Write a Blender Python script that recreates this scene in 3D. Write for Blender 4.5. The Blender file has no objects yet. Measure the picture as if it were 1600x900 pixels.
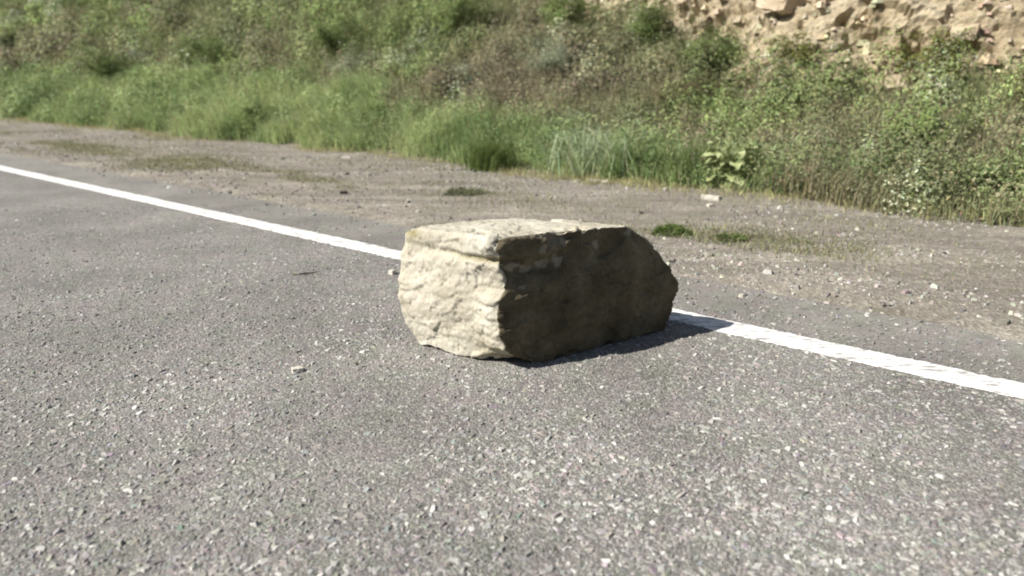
import bpy, bmesh, math, random
import numpy as np
from mathutils import Vector, Matrix

# ------------------------------------------------------------------ camera, sky, sun, exposure
SC = bpy.context.scene
COL = SC.collection
cam_d = bpy.data.cameras.new("camera")
cam = bpy.data.objects.new("camera", cam_d)
COL.objects.link(cam)
cam.location = (0, 0, 1.5)
cam.rotation_euler = (math.radians(90 - 16.8), 0, 0)
cam_d.sensor_width = 36.0
cam_d.lens = 24.75
cam_d.clip_start = 0.05
cam_d.clip_end = 2000
cam_d.dof.use_dof = True
cam_d.dof.focus_distance = 3.9
cam_d.dof.aperture_fstop = 1.25
SC.camera = cam

SUN_TO = Vector((-0.95 * math.cos(math.radians(42)), -0.30 * math.cos(math.radians(42)), math.sin(math.radians(42)))).normalized()
world = bpy.data.worlds.new("World")
SC.world = world
world.use_nodes = True
wn = world.node_tree.nodes
wl = world.node_tree.links
bg = wn["Background"]
sky = wn.new("ShaderNodeTexSky")
sky.sky_type = 'NISHITA'
sky.sun_disc = False
sky.sun_elevation = math.asin(SUN_TO.z)
sky.sun_rotation = math.atan2(SUN_TO.x, SUN_TO.y)
wl.new(sky.outputs[0], bg.inputs[0])
bg.inputs[1].default_value = 0.05
sun_d = bpy.data.lights.new("sun", 'SUN')
sun_d.energy = 5.0
sun_d.angle = math.radians(0.55)
sun_d.color = (1.0, 0.96, 0.89)
sun = bpy.data.objects.new("sun", sun_d)
COL.objects.link(sun)
sun.rotation_euler = SUN_TO.to_track_quat('Z', 'Y').to_euler()
SC.view_settings.view_transform = 'Standard'
SC.view_settings.look = 'None'
SC.view_settings.exposure = 0.8
SC.view_settings.gamma = 1.0
SC.render.engine = 'CYCLES'
SC.cycles.max_bounces = 6
SC.cycles.pixel_filter_type = 'BLACKMAN_HARRIS'
SC.cycles.filter_width = 1.9
SC.cycles.use_denoising = True

# ------------------------------------------------------------------ frame of the road: s along it (away to the left), t across it
D = np.array([-0.7858, 0.6184])
N = np.array([0.6184, 0.7858])
LINE0, LINE1 = 3.97, 4.19      # painted edge line
EDGE = 4.98                    # end of the paved shoulder
BANK = 9.2                     # foot of the overgrown bank
rng = np.random.default_rng(7)


def W(s, t, z):
    s = np.asarray(s, float); t = np.asarray(t, float)
    z = np.broadcast_to(np.asarray(z, float), s.shape)
    return np.stack([s * D[0] + t * N[0], s * D[1] + t * N[1], z], -1)


def ST(x, y):
    return x * D[0] + y * D[1], x * N[0] + y * N[1]


# ------------------------------------------------------------------ noise
def _hash(ix, iy, iz):
    h = (ix.astype(np.int64) * 374761393 + iy.astype(np.int64) * 668265263 + iz.astype(np.int64) * 2147483647) & 0xFFFFFFFF
    h = ((h ^ (h >> 13)) * 1274126177) & 0xFFFFFFFF
    h = h ^ (h >> 16)
    return (h & 0xFFFFFF) / float(0xFFFFFF)


def vnoise(p):
    p = np.asarray(p, float)
    i = np.floor(p).astype(np.int64)
    f = p - i
    f = f * f * f * (f * (f * 6 - 15) + 10)
    r = 0
    for dx in (0, 1):
        wx = f[..., 0] if dx else 1 - f[..., 0]
        for dy in (0, 1):
            wy = f[..., 1] if dy else 1 - f[..., 1]
            for dz in (0, 1):
                wz = f[..., 2] if dz else 1 - f[..., 2]
                r = r + wx * wy * wz * _hash(i[..., 0] + dx, i[..., 1] + dy, i[..., 2] + dz)
    return r * 2 - 1


def fbm(p, octv=4, gain=0.5):
    a, r, q = 1.0, 0, np.asarray(p, float)
    tot = 0
    for k in range(octv):
        r = r + a * vnoise(q + 17.3 * k)
        tot += a
        a *= gain
        q = q * 2.03
    return r / tot


def facets(p, seed=0):
    """fracture facets: each jittered cell is a tilted plane at its own depth"""
    i0 = np.floor(p).astype(np.int64)
    best = np.full(len(p), 9e9); val = np.zeros(len(p))
    for dx in (-1, 0, 1):
        for dy in (-1, 0, 1):
            for dz in (-1, 0, 1):
                c = i0 + np.array([dx, dy, dz])
                h = [_hash(c[:, 0] + 31 * k + seed, c[:, 1] + 17 * k, c[:, 2] - 7 * k) for k in range(7)]
                ctr = c + np.stack(h[:3], -1)
                d = p - ctr
                dd = (d * d).sum(1)
                v = (h[3] - .5) * .7 + d[:, 0] * (h[4] - .5) * 1.6 + d[:, 1] * (h[5] - .5) * 1.6 + d[:, 2] * (h[6] - .5) * 1.6
                m = dd < best
                best = np.where(m, dd, best); val = np.where(m, v, val)
    return val


def n2(x, y, sc, octv=3, z=0.0):
    return fbm(np.stack([np.asarray(x) * sc, np.asarray(y) * sc, np.full(np.shape(x), z)], -1), octv)


def sstep(a, b, x):
    u = np.clip((np.asarray(x, float) - a) / (b - a), 0, 1)
    return u * u * (3 - 2 * u)


# ------------------------------------------------------------------ mesh helpers
def mesh_obj(name, verts, faces, mat, parent=None, smooth=False, col=None, attrs=None):
    me = bpy.data.meshes.new(name)
    verts = np.asarray(verts, np.float32)
    me.vertices.add(len(verts))
    me.vertices.foreach_set("co", verts.ravel())
    if isinstance(faces, (tuple, list)) and len(faces) == 2 and isinstance(faces[0], np.ndarray):
        quads, tris = faces
    else:
        faces = np.asarray(faces)
        quads, tris = (faces, np.zeros((0, 3), int)) if faces.shape[1] == 4 else (np.zeros((0, 4), int), faces)
    nl = quads.size + tris.size
    me.loops.add(nl)
    me.loops.foreach_set("vertex_index", np.concatenate([quads.ravel(), tris.ravel()]).astype(np.int32))
    me.polygons.add(len(quads) + len(tris))
    starts = np.concatenate([np.arange(len(quads)) * 4, quads.size + np.arange(len(tris)) * 3])
    me.polygons.foreach_set("loop_start", starts.astype(np.int32))
    me.polygons.foreach_set("use_smooth", np.full(len(starts), smooth))
    if col is not None:
        ca = me.color_attributes.new("tint", 'FLOAT_COLOR', 'POINT')
        c4 = np.ones((len(verts), 4), np.float32); c4[:, :3] = col
        ca.data.foreach_set("color", c4.ravel())
    for k, v in (attrs or {}).items():
        at = me.attributes.new(k, 'FLOAT', 'POINT')
        at.data.foreach_set("value", np.asarray(v, np.float32))
    me.update(calc_edges=True)
    me.validate()
    me.materials.append(mat)
    o = bpy.data.objects.new(name, me)
    COL.objects.link(o)
    if parent is not None:
        o.parent = parent
    return o


def tag(o, label=None, cat=None, group=None, kind=None):
    if label: o["label"] = label
    if cat: o["category"] = cat
    if group: o["group"] = group
    if kind: o["kind"] = kind
    return o


def empty(name, loc=(0, 0, 0), rz=0.0):
    o = bpy.data.objects.new(name, None)
    o.location = loc
    o.rotation_euler = (0, 0, rz)
    o.empty_display_size = 0.1
    COL.objects.link(o)
    return o


def grid_faces(nu, nv):
    i = np.arange(nu - 1)[:, None] * nv + np.arange(nv - 1)[None, :]
    i = i.ravel()
    return np.stack([i, i + nv, i + nv + 1, i + 1], -1)


# ------------------------------------------------------------------ materials
class NT:
    def __init__(self, name):
        self.m = bpy.data.materials.new(name)
        self.m.use_nodes = True
        self.n = self.m.node_tree.nodes
        self.l = self.m.node_tree.links
        self.b = self.n["Principled BSDF"]
        self.out = self.n["Material Output"]

    def node(self, t, **kw):
        x = self.n.new(t)
        for k, v in kw.items():
            setattr(x, k, v)
        return x

    def link(self, a, b):
        self.l.new(a, b)

    def coord(self, scale=(1, 1, 1), rz=0.0):
        tc = self.node("ShaderNodeTexCoord")
        mp = self.node("ShaderNodeMapping")
        mp.inputs["Scale"].default_value = scale
        mp.inputs["Rotation"].default_value = (0, 0, rz)
        self.link(tc.outputs["Object"], mp.inputs[0])
        return mp.outputs[0]

    def noise(self, vec, scale, detail=4, rough=0.55):
        x = self.node("ShaderNodeTexNoise")
        x.inputs["Scale"].default_value = scale
        x.inputs["Detail"].default_value = detail
        x.inputs["Roughness"].default_value = rough
        if vec is not None:
            self.link(vec, x.inputs["Vector"])
        return x.outputs["Fac"]

    def voro(self, vec, scale, feature='F1', out="Distance", rand=1.0):
        x = self.node("ShaderNodeTexVoronoi")
        x.feature = feature
        x.inputs["Scale"].default_value = scale
        x.inputs["Randomness"].default_value = rand
        self.link(vec, x.inputs["Vector"])
        return x.outputs[out]

    def ramp(self, fac, stops):
        x = self.node("ShaderNodeValToRGB")
        e = x.color_ramp.elements
        while len(e) < len(stops):
            e.new(0.5)
        for el, (p, c) in zip(e, stops):
            el.position = p
            el.color = (*c, 1) if len(c) == 3 else c
        self.link(fac, x.inputs[0])
        return x.outputs[0]

    def mix(self, fac, a, b, mode='MIX'):
        x = self.node("ShaderNodeMix", data_type='RGBA', blend_type=mode)
        if isinstance(fac, float): x.inputs[0].default_value = fac
        else: self.link(fac, x.inputs[0])
        for s, v in ((6, a), (7, b)):
            if isinstance(v, tuple): x.inputs[s].default_value = (*v, 1)
            else: self.link(v, x.inputs[s])
        return x.outputs[2]

    def math(self, op, a, b=0.0):
        x = self.node("ShaderNodeMath", operation=op)
        for s, v in ((0, a), (1, b)):
            if isinstance(v, (int, float)): x.inputs[s].default_value = v
            else: self.link(v, x.inputs[s])
        return x.outputs[0]

    def bump(self, h, dist, strength=1.0, normal=None):
        x = self.node("ShaderNodeBump")
        x.inputs["Distance"].default_value = dist
        x.inputs["Strength"].default_value = strength
        self.link(h, x.inputs["Height"])
        if normal is not None: self.link(normal, x.inputs["Normal"])
        return x.outputs[0]

    def attr(self, name, out="Color"):
        x = self.node("ShaderNodeAttribute", attribute_name=name)
        return x.outputs[out]

    def done(self, color=None, rough=0.9, normal=None, spec=0.2):
        if color is not None:
            if isinstance(color, tuple): self.b.inputs["Base Color"].default_value = (*color, 1)
            else: self.link(color, self.b.inputs["Base Color"])
        if isinstance(rough, (int, float)): self.b.inputs["Roughness"].default_value = rough
        else: self.link(rough, self.b.inputs["Roughness"])
        self.b.inputs["Specular IOR Level"].default_value = spec
        if normal is not None: self.link(normal, self.b.inputs["Normal"])
        return self.m


def mat_asphalt(name, base, coarse=True):
    m = NT(name)
    v = m.coord()
    big = m.noise(v, 1.1, 5)
    mid = m.noise(v, 9, 4)
    c = m.ramp(big, [(0.3, tuple(b * 0.76 for b in base)), (0.7, tuple(b * 1.16 for b in base))])
    tint = m.ramp(m.noise(v, 4.3, 3), [(0.35, (0.93, 1.0, 0.92)), (0.5, (1, 1, 1)), (0.66, (1.04, 0.97, 1.02))])
    c = m.mix(0.8, c, tint, 'MULTIPLY')
    c = m.mix(0.6, c, m.ramp(mid, [(0.3, (0.78, 0.78, 0.78)), (0.7, (1.15, 1.15, 1.15))]), 'MULTIPLY')
    sc = 95 if coarse else 170
    cell = m.voro(v, sc, out="Color")
    sep = m.node("ShaderNodeSeparateColor"); m.link(cell, sep.inputs[0])
    tone = m.ramp(sep.outputs[0], [(0.0, (0.5, 0.5, 0.5)), (0.45, (0.9, 0.89, 0.88)), (0.8, (1.15, 1.14, 1.12)), (1.0, (1.9, 1.85, 1.75))])
    c = m.mix(0.75 if coarse else 0.6, c, tone, 'MULTIPLY')
    dist = m.voro(v, sc)
    nb = m.bump(m.math('MULTIPLY', dist, -1.0), 0.006 if coarse else 0.003, 0.8)
    nb = m.bump(mid, 0.01, 0.4, nb)
    return m.done(c, 0.82, nb, 0.25)


def mat_tint(name, rough=0.85, transl=0.0, jitter=0.25, spec=0.2, noise_scale=30.0):
    """colour comes per piece from the mesh, with fine mottling"""
    m = NT(name)
    a = m.attr("tint")
    if jitter:
        n = m.noise(m.coord(), noise_scale, 3)
        a = m.mix(1.0, a, m.ramp(n, [(0.3, (1 - jitter,) * 3), (0.7, (1 + jitter,) * 3)]), 'MULTIPLY')
    m.done(a, rough, None, spec)
    if transl:
        tr = m.node("ShaderNodeBsdfTranslucent")
        m.link(a, tr.inputs[0])
        mx = m.node("ShaderNodeMixShader")
        mx.inputs[0].default_value = transl
        m.link(m.b.outputs[0], mx.inputs[1])
        m.link(tr.outputs[0], mx.inputs[2])
        m.link(mx.outputs[0], m.out.inputs[0])
    return m.m


def mat_ground():
    m = NT("verge_dirt")
    rz = math.atan2(D[1], D[0])
    v = m.coord((1, 1, 1))
    st = m.coord((0.16, 1.0, 1.0), -rz)      # streaks run with the road
    # mapping rotates about z so that x runs along the road
    streak = m.noise(st, 2.6, 5, 0.6)
    c = m.ramp(streak, [(0.3, (0.178, 0.159, 0.132)), (0.5, (0.236, 0.214, 0.182)), (0.68, (0.315, 0.287, 0.240))])
    fine = m.noise(v, 14, 6, 0.7)
    c = m.mix(0.9, c, m.ramp(fine, [(0.3, (0.66, 0.66, 0.66)), (0.68, (1.22, 1.22, 1.22))]), 'MULTIPLY')
    cell = m.voro(v, 48, out="Color")
    sep = m.node("ShaderNodeSeparateColor"); m.link(cell, sep.inputs[0])
    c = m.mix(0.7, c, m.ramp(sep.outputs[1], [(0.0, (0.65, 0.63, 0.62)), (0.7, (1, 1, 1)), (0.93, (1.15, 1.14, 1.12)), (1.0, (1.8, 1.75, 1.7))]), 'MULTIPLY')
    g = m.ramp(m.noise(v, 1.7, 5, 0.6), [(0.5, (0, 0, 0)), (0.68, (1, 1, 1))])
    c = m.mix(m.math('MULTIPLY', g, 0.35), c, (0.13, 0.135, 0.07))
    soil = m.attr("soil", "Fac")
    c = m.mix(soil, c, m.mix(fine, (0.075, 0.066, 0.040), (0.16, 0.14, 0.085)))  # bank soil, toned darker to deepen the shade between plants
    nb = m.bump(m.voro(v, 48), 0.01, 0.7)
    nb = m.bump(fine, 0.03, 0.7, nb)
    return m.done(c, 0.95, nb, 0.1)


def mat_cliff():
    m = NT("tan_earth")
    v = m.coord()
    c = m.ramp(m.noise(v, 0.9, 6, 0.65), [(0.3, (0.275, 0.215, 0.135)), (0.5, (0.375, 0.312, 0.212)), (0.7, (0.47, 0.41, 0.30))])
    f = m.noise(v, 7, 6, 0.7)
    c = m.mix(0.8, c, m.ramp(f, [(0.3, (0.7, 0.68, 0.66)), (0.65, (1.15, 1.15, 1.15))]), 'MULTIPLY')
    nb = m.bump(f, 0.12, 0.8)
    return m.done(c, 0.95, nb, 0.1)


def mat_rock():
    m = NT("sandstone")
    v = m.coord()
    strat = m.coord((0.7, 0.7, 5.0))
    fresh = m.ramp(m.noise(v, 3.2, 6, 0.6), [(0.28, (0.360, 0.328, 0.258)), (0.5, (0.435, 0.405, 0.335)), (0.7, (0.478, 0.454, 0.390))])
    fresh = m.mix(0.35, fresh, m.ramp(m.noise(strat, 4.5, 5, 0.6), [(0.3, (0.72, 0.70, 0.62)), (0.6, (1.06, 1.06, 1.06))]), 'MULTIPLY')
    fine = m.noise(v, 38, 5, 0.65)
    fresh = m.mix(0.4, fresh, m.ramp(fine, [(0.3, (0.8, 0.79, 0.76)), (0.7, (1.1, 1.1, 1.1))]), 'MULTIPLY')
    # small dark pits and iron specks
    pit = m.ramp(m.noise(v, 17, 2, 0.5), [(0.27, (1, 1, 1)), (0.33, (0, 0, 0))])
    fresh = m.mix(m.math('MULTIPLY', pit, 0.6), fresh, (0.14, 0.115, 0.07))
    # olive lichen staining along the parting, plus painted-in shade of corner notch and foot
    st = m.attr("stain_shade", "Fac")
    fresh = m.mix(st, fresh, (0.19, 0.165, 0.07))
    # old weathered joint face with a dark coating
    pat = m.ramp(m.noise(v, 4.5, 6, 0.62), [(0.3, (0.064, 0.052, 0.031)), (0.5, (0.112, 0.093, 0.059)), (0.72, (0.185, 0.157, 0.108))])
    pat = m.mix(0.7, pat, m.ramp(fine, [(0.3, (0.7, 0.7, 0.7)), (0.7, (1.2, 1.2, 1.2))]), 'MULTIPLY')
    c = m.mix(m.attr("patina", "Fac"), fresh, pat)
    nb = m.bump(m.noise(v, 22, 8, 0.7), 0.010, 0.55)
    nb = m.bump(m.noise(v, 110, 4, 0.6), 0.003, 0.6, nb)
    return m.done(c, 0.92, nb, 0.15)


def mat_paint():
    m = NT("road_paint")
    v = m.coord()
    st = m.coord((0.25, 1, 1), -math.atan2(D[1], D[0]))
    worn = m.ramp(m.noise(st, 26, 5, 0.7), [(0.51, (0, 0, 0)), (0.61, (1, 1, 1))])
    w2 = m.ramp(m.noise(v, 60, 4, 0.6), [(0.32, (0.52, 0.51, 0.48)), (0.6, (0.77, 0.76, 0.73))])
    c = m.mix(m.math('MULTIPLY', worn, 0.85), w2, (0.20, 0.19, 0.18))
    nb = m.bump(m.voro(v, 110), 0.004, 0.6)
    return m.done(c, 0.7, nb, 0.3)


M_ROAD = mat_asphalt("chip_seal", (0.198, 0.189, 0.176))
M_SHOULDER = mat_asphalt("shoulder_asphalt", (0.205, 0.195, 0.178), coarse=False)
M_GROUND = mat_ground()
M_CLIFF = mat_cliff()
M_ROCK = mat_rock()
M_PAINT = mat_paint()
M_STONE = mat_tint("stone_chips", 0.8, 0, 0.2, 0.25, 60)
M_LEAF = mat_tint("leaf", 0.75, 0.32, 0.12, 0.12, 3)
M_GRASS = mat_tint("grass_blade", 0.6, 0.35, 0.0, 0.25)
M_STEM = mat_tint("stem", 0.9, 0, 0.2, 0.1, 30)


# ------------------------------------------------------------------ terrain
def cliff_foot(s):
    s = np.asarray(s, float)
    return 13.15 + 0.70 * np.clip(s - 4.6, -.9, 60) + 0.6 * n2(s, s * 0 + 3, 0.35, 3)


def ground_z(s, t):
    s = np.asarray(s, float); t = np.asarray(t, float)
    # dirt laps raggedly over the edge of the paving
    lap = n2(s, t, 1.3, 4) * 0.5 + n2(s, t, 6.0, 3, 5) * 0.25
    z = -0.05 + 0.075 * sstep(EDGE - 0.18, EDGE + 0.22, t + 0.45 * lap)
    z = z + sstep(EDGE + 0.1, EDGE + 0.8, t) * (0.045 * n2(s * 0.45, t, 1.1, 4, 2) + 0.02 * n2(s, t, 5, 3, 7))
    z = np.where(t < EDGE - 0.35, -0.05, z)
    b0 = BANK + 0.5 * n2(s, s * 0, 0.45, 3, 9)
    up = np.clip(t - b0, 0, None)
    z = z + 0.40 * (np.sqrt(up * up + 0.25) - 0.5) + sstep(0, 1.5, up) * (0.22 * n2(s, t, 0.55, 4, 4))
    c = np.clip(t - cliff_foot(s) - .9, 0, None)
    z = z + np.minimum(c * .95, 9.0) * sstep(0, 0.6, c)
    return z


def vari(lo, a, b, hi, step, nout=14):
    left = a - np.geomspace(step, a - lo, nout)[::-1]
    right = b + np.geomspace(step, hi - b, nout)
    return np.concatenate([left, np.arange(a, b + 1e-6, step), right])


def build_ground():
    s = vari(-600, -6, 50, 600, 0.15, 22)
    t = np.concatenate([-np.geomspace(20, 600, 10)[::-1], [-12.0, -6, 0, 4.0, 4.5], np.arange(4.62, 7.0, 0.07), np.arange(7.0, 26, 0.13),
                        26 + np.geomspace(0.3, 570, 14)])
    S, T = np.meshgrid(s, t, indexing='ij')
    Z = ground_z(S, T)
    V = W(S.ravel(), T.ravel(), Z.ravel())
    soil = sstep(-0.25, 0.5, T + 0.5 * n2(S, T, 1.2, 3, 8) - BANK).ravel()
    o = mesh_obj("ground", V, grid_faces(len(s), len(t))[:, ::-1], M_GROUND, smooth=True, attrs={"soil": soil})
    tag(o, kind="structure")
    return o


ground = build_ground()


def build_road():
    s = vari(-400, -6, 44, 400, 0.05, 16)
    root = None
    # main carriageway, chip sealed, up to the outer side of the line
    t = np.concatenate([[-5.6, -3, 0, 1, 2, 3], np.linspace(3.5, 4.3, 5)])
    S, T = np.meshgrid(s, t, indexing='ij')
    edge = T.copy()
    edge[:, -1] = 4.26 + 0.015 * n2(s, s * 0, 6, 3)
    Z = np.zeros_like(S)
    Z[:, 0] = -0.06
    road = mesh_obj("road", W(S.ravel(), edge.ravel(), Z.ravel()), grid_faces(len(s), len(t))[:, ::-1], M_ROAD)
    tag(road, kind="structure")
    # smoother strip of old paving outside the line
    t = np.array([4.20, 4.5, 4.8, EDGE, EDGE + 0.012])
    S, T = np.meshgrid(s, t, indexing='ij')
    e = 0.05 * n2(s, s * 0, 1.5, 5, 3)
    T[:, -2] += e; T[:, -1] += e
    Z = np.full(S.shape, -0.004); Z[:, -1] = -0.06
    mesh_obj("paved_shoulder", W(S.ravel(), T.ravel(), Z.ravel()), grid_faces(len(s), len(t))[:, ::-1], M_SHOULDER, parent=road)
    # edge line, ragged where the paint ran into the chips
    s2 = np.concatenate([np.arange(-20, -3, 0.1), np.arange(-3, 18, 0.012), np.arange(18, 120, 0.1)])
    a = LINE0 + 0.010 * n2(s2, s2 * 0, 14, 3, 1) + 0.012 * n2(s2, s2 * 0, 38, 2, 11) + 0.008 * n2(s2, s2 * 0, 1.5, 2, 6)
    b = LINE1 + 0.010 * n2(s2, s2 * 0, 14, 3, 2) + 0.012 * n2(s2, s2 * 0, 38, 2, 12) + 0.008 * n2(s2, s2 * 0, 1.5, 2, 7)
    cols = np.stack([a, a + 0.004, (a + b) / 2, b - 0.004, b], -1)
    zz = np.tile(np.array([0.0005, 0.0045, 0.0050, 0.0045, 0.0005]), (len(s2), 1))
    S = np.repeat(s2[:, None], 5, 1)
    mesh_obj("edge_line", W(S.ravel(), cols.ravel(), zz.ravel()), grid_faces(len(s2), 5)[:, ::-1], M_PAINT, parent=road)
    return road


road = build_road()


# ------------------------------------------------------------------ the boulder (a along the dark face, b into the rock)
ROCK_F = np.array([-0.02, 3.51])
RA = np.array([0.866, 0.5])
RB = np.array([-0.5, 0.866])


def build_boulder():
    pts = [(-.005, -.075, 0), (.55, -.03, 0), (1.12, .0, .0), (1.0, .34, 0), (.75, .6, 0), (.2, .68, 0), (-.2, .6, 0), (-.30, .52, 0), (-.13, .21, 0),
           (-.365, .64, .15), (-.345, .67, .38), (-.065, .0, .20), (-.02, -.01, .05), (1.13, .02, .05),
           (-.07, .0, .715), (.3, .0, .712), (.80, .0, .69), (.86, .01, .655),
           (-.285, .58, .685), (-.32, .66, .60), (-.22, .70, .66), (.2, .69, .665), (.56, .52, .66), (.70, .33, .62),
           (1.07, .02, .475), (1.175, .0, .37), (1.20, .0, .30), (1.02, .36, .28), (.84, .52, .38), (.2, .78, .3)]
    bm = bmesh.new()
    for p in pts:
        bm.verts.new(p)
    bmesh.ops.convex_hull(bm, input=bm.verts)
    me = bpy.data.meshes.new("hull"); bm.to_mesh(me); bm.free()
    tmp = bpy.data.objects.new("hull", me); COL.objects.link(tmp)
    md = tmp.modifiers.new("r", 'REMESH'); md.mode = 'VOXEL'; md.voxel_size = 0.0080
    dg = bpy.context.evaluated_depsgraph_get()
    ev = tmp.evaluated_get(dg)
    me2 = bpy.data.meshes.new_from_object(ev)
    n = len(me2.vertices)
    co = np.zeros(n * 3, np.float32); me2.vertices.foreach_get("co", co); co = co.reshape(-1, 3).astype(float)
    no = np.zeros(n * 3, np.float32); me2.vertices.foreach_get("normal", no); no = no.reshape(-1, 3).astype(float)
    nf = len(me2.polygons)
    li = np.zeros(len(me2.loops), np.int32); me2.loops.foreach_get("vertex_index", li)
    quads = li.reshape(nf, 4)
    bpy.data.objects.remove(tmp); bpy.data.meshes.remove(me); bpy.data.meshes.remove(me2)
    a, b, z = co.T
    dark = sstep(0.35, 0.65, -no[:, 1] + 0.25 * no[:, 0])         # joint face towards b < 0
    light = sstep(0.3, 0.6, -no[:, 0]) * (1 - dark)
    top = sstep(0.5, 0.8, no[:, 2])
    # knocked-off corners: flat facets
    r = np.random.default_rng(11)
    P = co.copy()
    cen = np.array([.4, .33, .35])
    for k in range(46):
        v = r.normal(size=3); v /= np.linalg.norm(v)
        if v[2] < -0.3: continue
        sup = (P @ v).max()
        d = sup - r.uniform(0.003, 0.022)
        P -= np.clip(P @ v - d, 0, None)[:, None] * v
    v = np.array([-.5, -.45, -.75])
    P -= (np.clip(P @ v + .035, 0, None) / (v @ v))[:, None] * v
    # relief
    q = P * 1.0
    wq = q + .02 * np.stack([fbm(q * 9 + 1, 3), fbm(q * 9 + 4, 3), fbm(q * 9 + 7, 3)], -1)
    dsp = 0.012 * fbm(q * 3.1, 4) + 0.005 * fbm(q * 22, 4, 0.6)
    dsp = dsp + (.022 - .006 * light - .007 * dark) * (1 - .5 * sstep(.95, 1.12, a)) * facets(wq * np.array([5.0, 5.0, 7.0]), 3) + (.010 - .003 * light - .003 * dark) * facets(wq * np.array([12., 12., 17.]), 9) + .004 * facets(wq * 34., 5)
    dsp = dsp * (1 - 0.35 * top)
    # bedding on the pale end: ledges that step in and out with height
    zz = z + 0.02 * fbm(q * 4 + 9, 3)
    lay = np.abs(((zz * 7.5) % 1.0) - 0.5) * 2
    dsp += light * (0.003 * (lay - 0.5) + 0.004 * fbm(np.stack([a * 3, b * 3, z * 16], -1), 3))
    # parting under the cap layer on the pale end
    g = np.exp(-((zz - 0.585) / 0.017) ** 2)
    gm = sstep(-.36, -.05, a) * light + 0.6 * dark * sstep(.22, .0, a)
    dsp -= 0.020 * g * gm
    dsp += 0.010 * sstep(0.585, 0.62, zz) * light
    # cap block overhangs the dark face at its pale end; scoop below it
    cap = sstep(.34, .25, a + 0.05 * fbm(q * 9, 2)) * dark
    dsp += 0.018 * cap * sstep(0.575, 0.60, zz)
    dsp -= 0.030 * cap * np.exp(-((zz - 0.52) / 0.05) ** 2)
    # broken notch at the front foot
    foot = np.exp(-(((a + .02) / .12) ** 2 + ((b - .03) / .14) ** 2 + ((z - .05) / .09) ** 2))
    dsp -= 0.045 * foot * (0.5 + fbm(q * 10 + 3, 3))
    # ragged vertical edge between the two faces
    ed = np.exp(-((a + .07) / .07) ** 2 - (b / .08) ** 2)
    dsp += ed * 0.016 * fbm(np.stack([a * 4, b * 4, z * 13], -1) + 31, 3)
    # right-hand end, rough break
    en = sstep(.95, 1.12, a)
    dsp += en * 0.010 * fbm(q * 11 + 2, 3)
    # spalls along the rim of the dark face
    rim = sstep(.60, .70, z) * sstep(.10, .02, b) * sstep(-.02, .05, a)
    sp = sstep(0.12, 0.32, fbm(np.stack([a * 7, b * 3, z * 5], -1) + 40, 3)) * rim
    dsp -= 0.022 * sp
    # the old joint face: broad dents, a few open cracks
    dsp += dark * (.022 * fbm(q * np.array([2.2, 2.2, 3.2]) + 50, 3))
    ck = np.abs(fbm(q * np.array([1.6, 1.6, 3.4]) + 63, 3))
    dsp -= dark * .007 * sstep(.03, .0, ck)
    P = P + no * dsp[:, None]
    # the edge between the faces wanders: set back under the cap, proud at mid height, broken off at the foot
    we = np.exp(-((a + .05) / .15) ** 2 - (np.clip(b, 0, 1) / .10) ** 2)
    shift = .040 * np.exp(-((z - .47) / .06) ** 2) - .055 * np.exp(-((z - .27) / .16) ** 2) + .02 * sstep(.12, .02, z)
    shift = shift + .016 * fbm(np.stack([a * 2, b * 2, z * 26], -1) + 15, 3)
    P[:, 0] += we * shift
    # pale end does not quite touch the road along its lower edge
    P[:, 2] += sstep(.10, .0, z) * sstep(.06, -.12, a) * .022 * (.4 + fbm(np.stack([a * 7, b * 7, z * 0], -1) + 8, 3))
    # jagged outline of the far right end
    P[:, 0] += en * .012 * fbm(np.stack([a * 3, b * 3, z * 17], -1) + 27, 3)
    P[:, 2] = np.maximum(P[:, 2], 0.0 + 0.012 * (0.5 + 0.5 * fbm(np.stack([a * 9, b * 9, z * 0], -1), 3)) * (dark < 0.9))
    # coatings and painted-in shade
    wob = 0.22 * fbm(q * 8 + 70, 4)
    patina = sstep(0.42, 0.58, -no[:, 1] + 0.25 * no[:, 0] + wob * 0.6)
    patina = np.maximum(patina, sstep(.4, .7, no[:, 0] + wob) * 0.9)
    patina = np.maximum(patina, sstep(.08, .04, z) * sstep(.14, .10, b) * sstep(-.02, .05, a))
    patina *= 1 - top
    chips = np.zeros(n)
    for (ca, cz, ra, rz_, sl) in ((.345, .645, .016, .05, .35), (.205, .635, .022, .028, 0), (.56, .60, .020, .022, 0), (.79, .655, .018, .035, -.6), (.10, .53, .05, .03, .2),
                                  (.22, .545, .055, .022, -.2), (.07, .44, .028, .012, .3), (.73, .69, .02, .012, 0), (.02, .56, .05, .03, 0), (.30, .56, .03, .04, 0)):
        da = (a - ca - sl * (cz - z)) / ra; dz = (z - cz) / rz_
        chips = np.maximum(chips, sstep(1.05, 0.75, np.sqrt(da * da + dz * dz) + 1.5 * fbm(q * 26 + 11, 4)))
    chips = np.maximum(chips, 0.8 * sp) * sstep(.2, .08, b)
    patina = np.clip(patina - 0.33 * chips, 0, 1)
    stain_shade = np.clip(g * gm * 1.1 * sstep(-.30, -.12, a), 0, 1) * light * 0.8
    stain_shade = np.maximum(stain_shade, 0.55 * light * sstep(0.05, 0.45, fbm(np.stack([a * 6, b * 6, z * 6], -1) + 3, 4)) * sstep(.42, .56, z) * sstep(-.22, -.08, a))
    stain_shade = np.maximum(stain_shade, 0.5 * foot * (1 - dark))  # front foot notch toned darker, its shade put into the colour
    stain_shade = np.maximum(stain_shade, .9 * np.exp(-((a + .285) / .022) ** 2 - ((z - .655) / .03) ** 2) * (b > .4))  # dark spot painted for a small shaded notch at the top corner
    xy = P[:, :1] * RA + P[:, 1:2] * RB
    V = np.concatenate([xy, P[:, 2:3]], 1)
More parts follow.
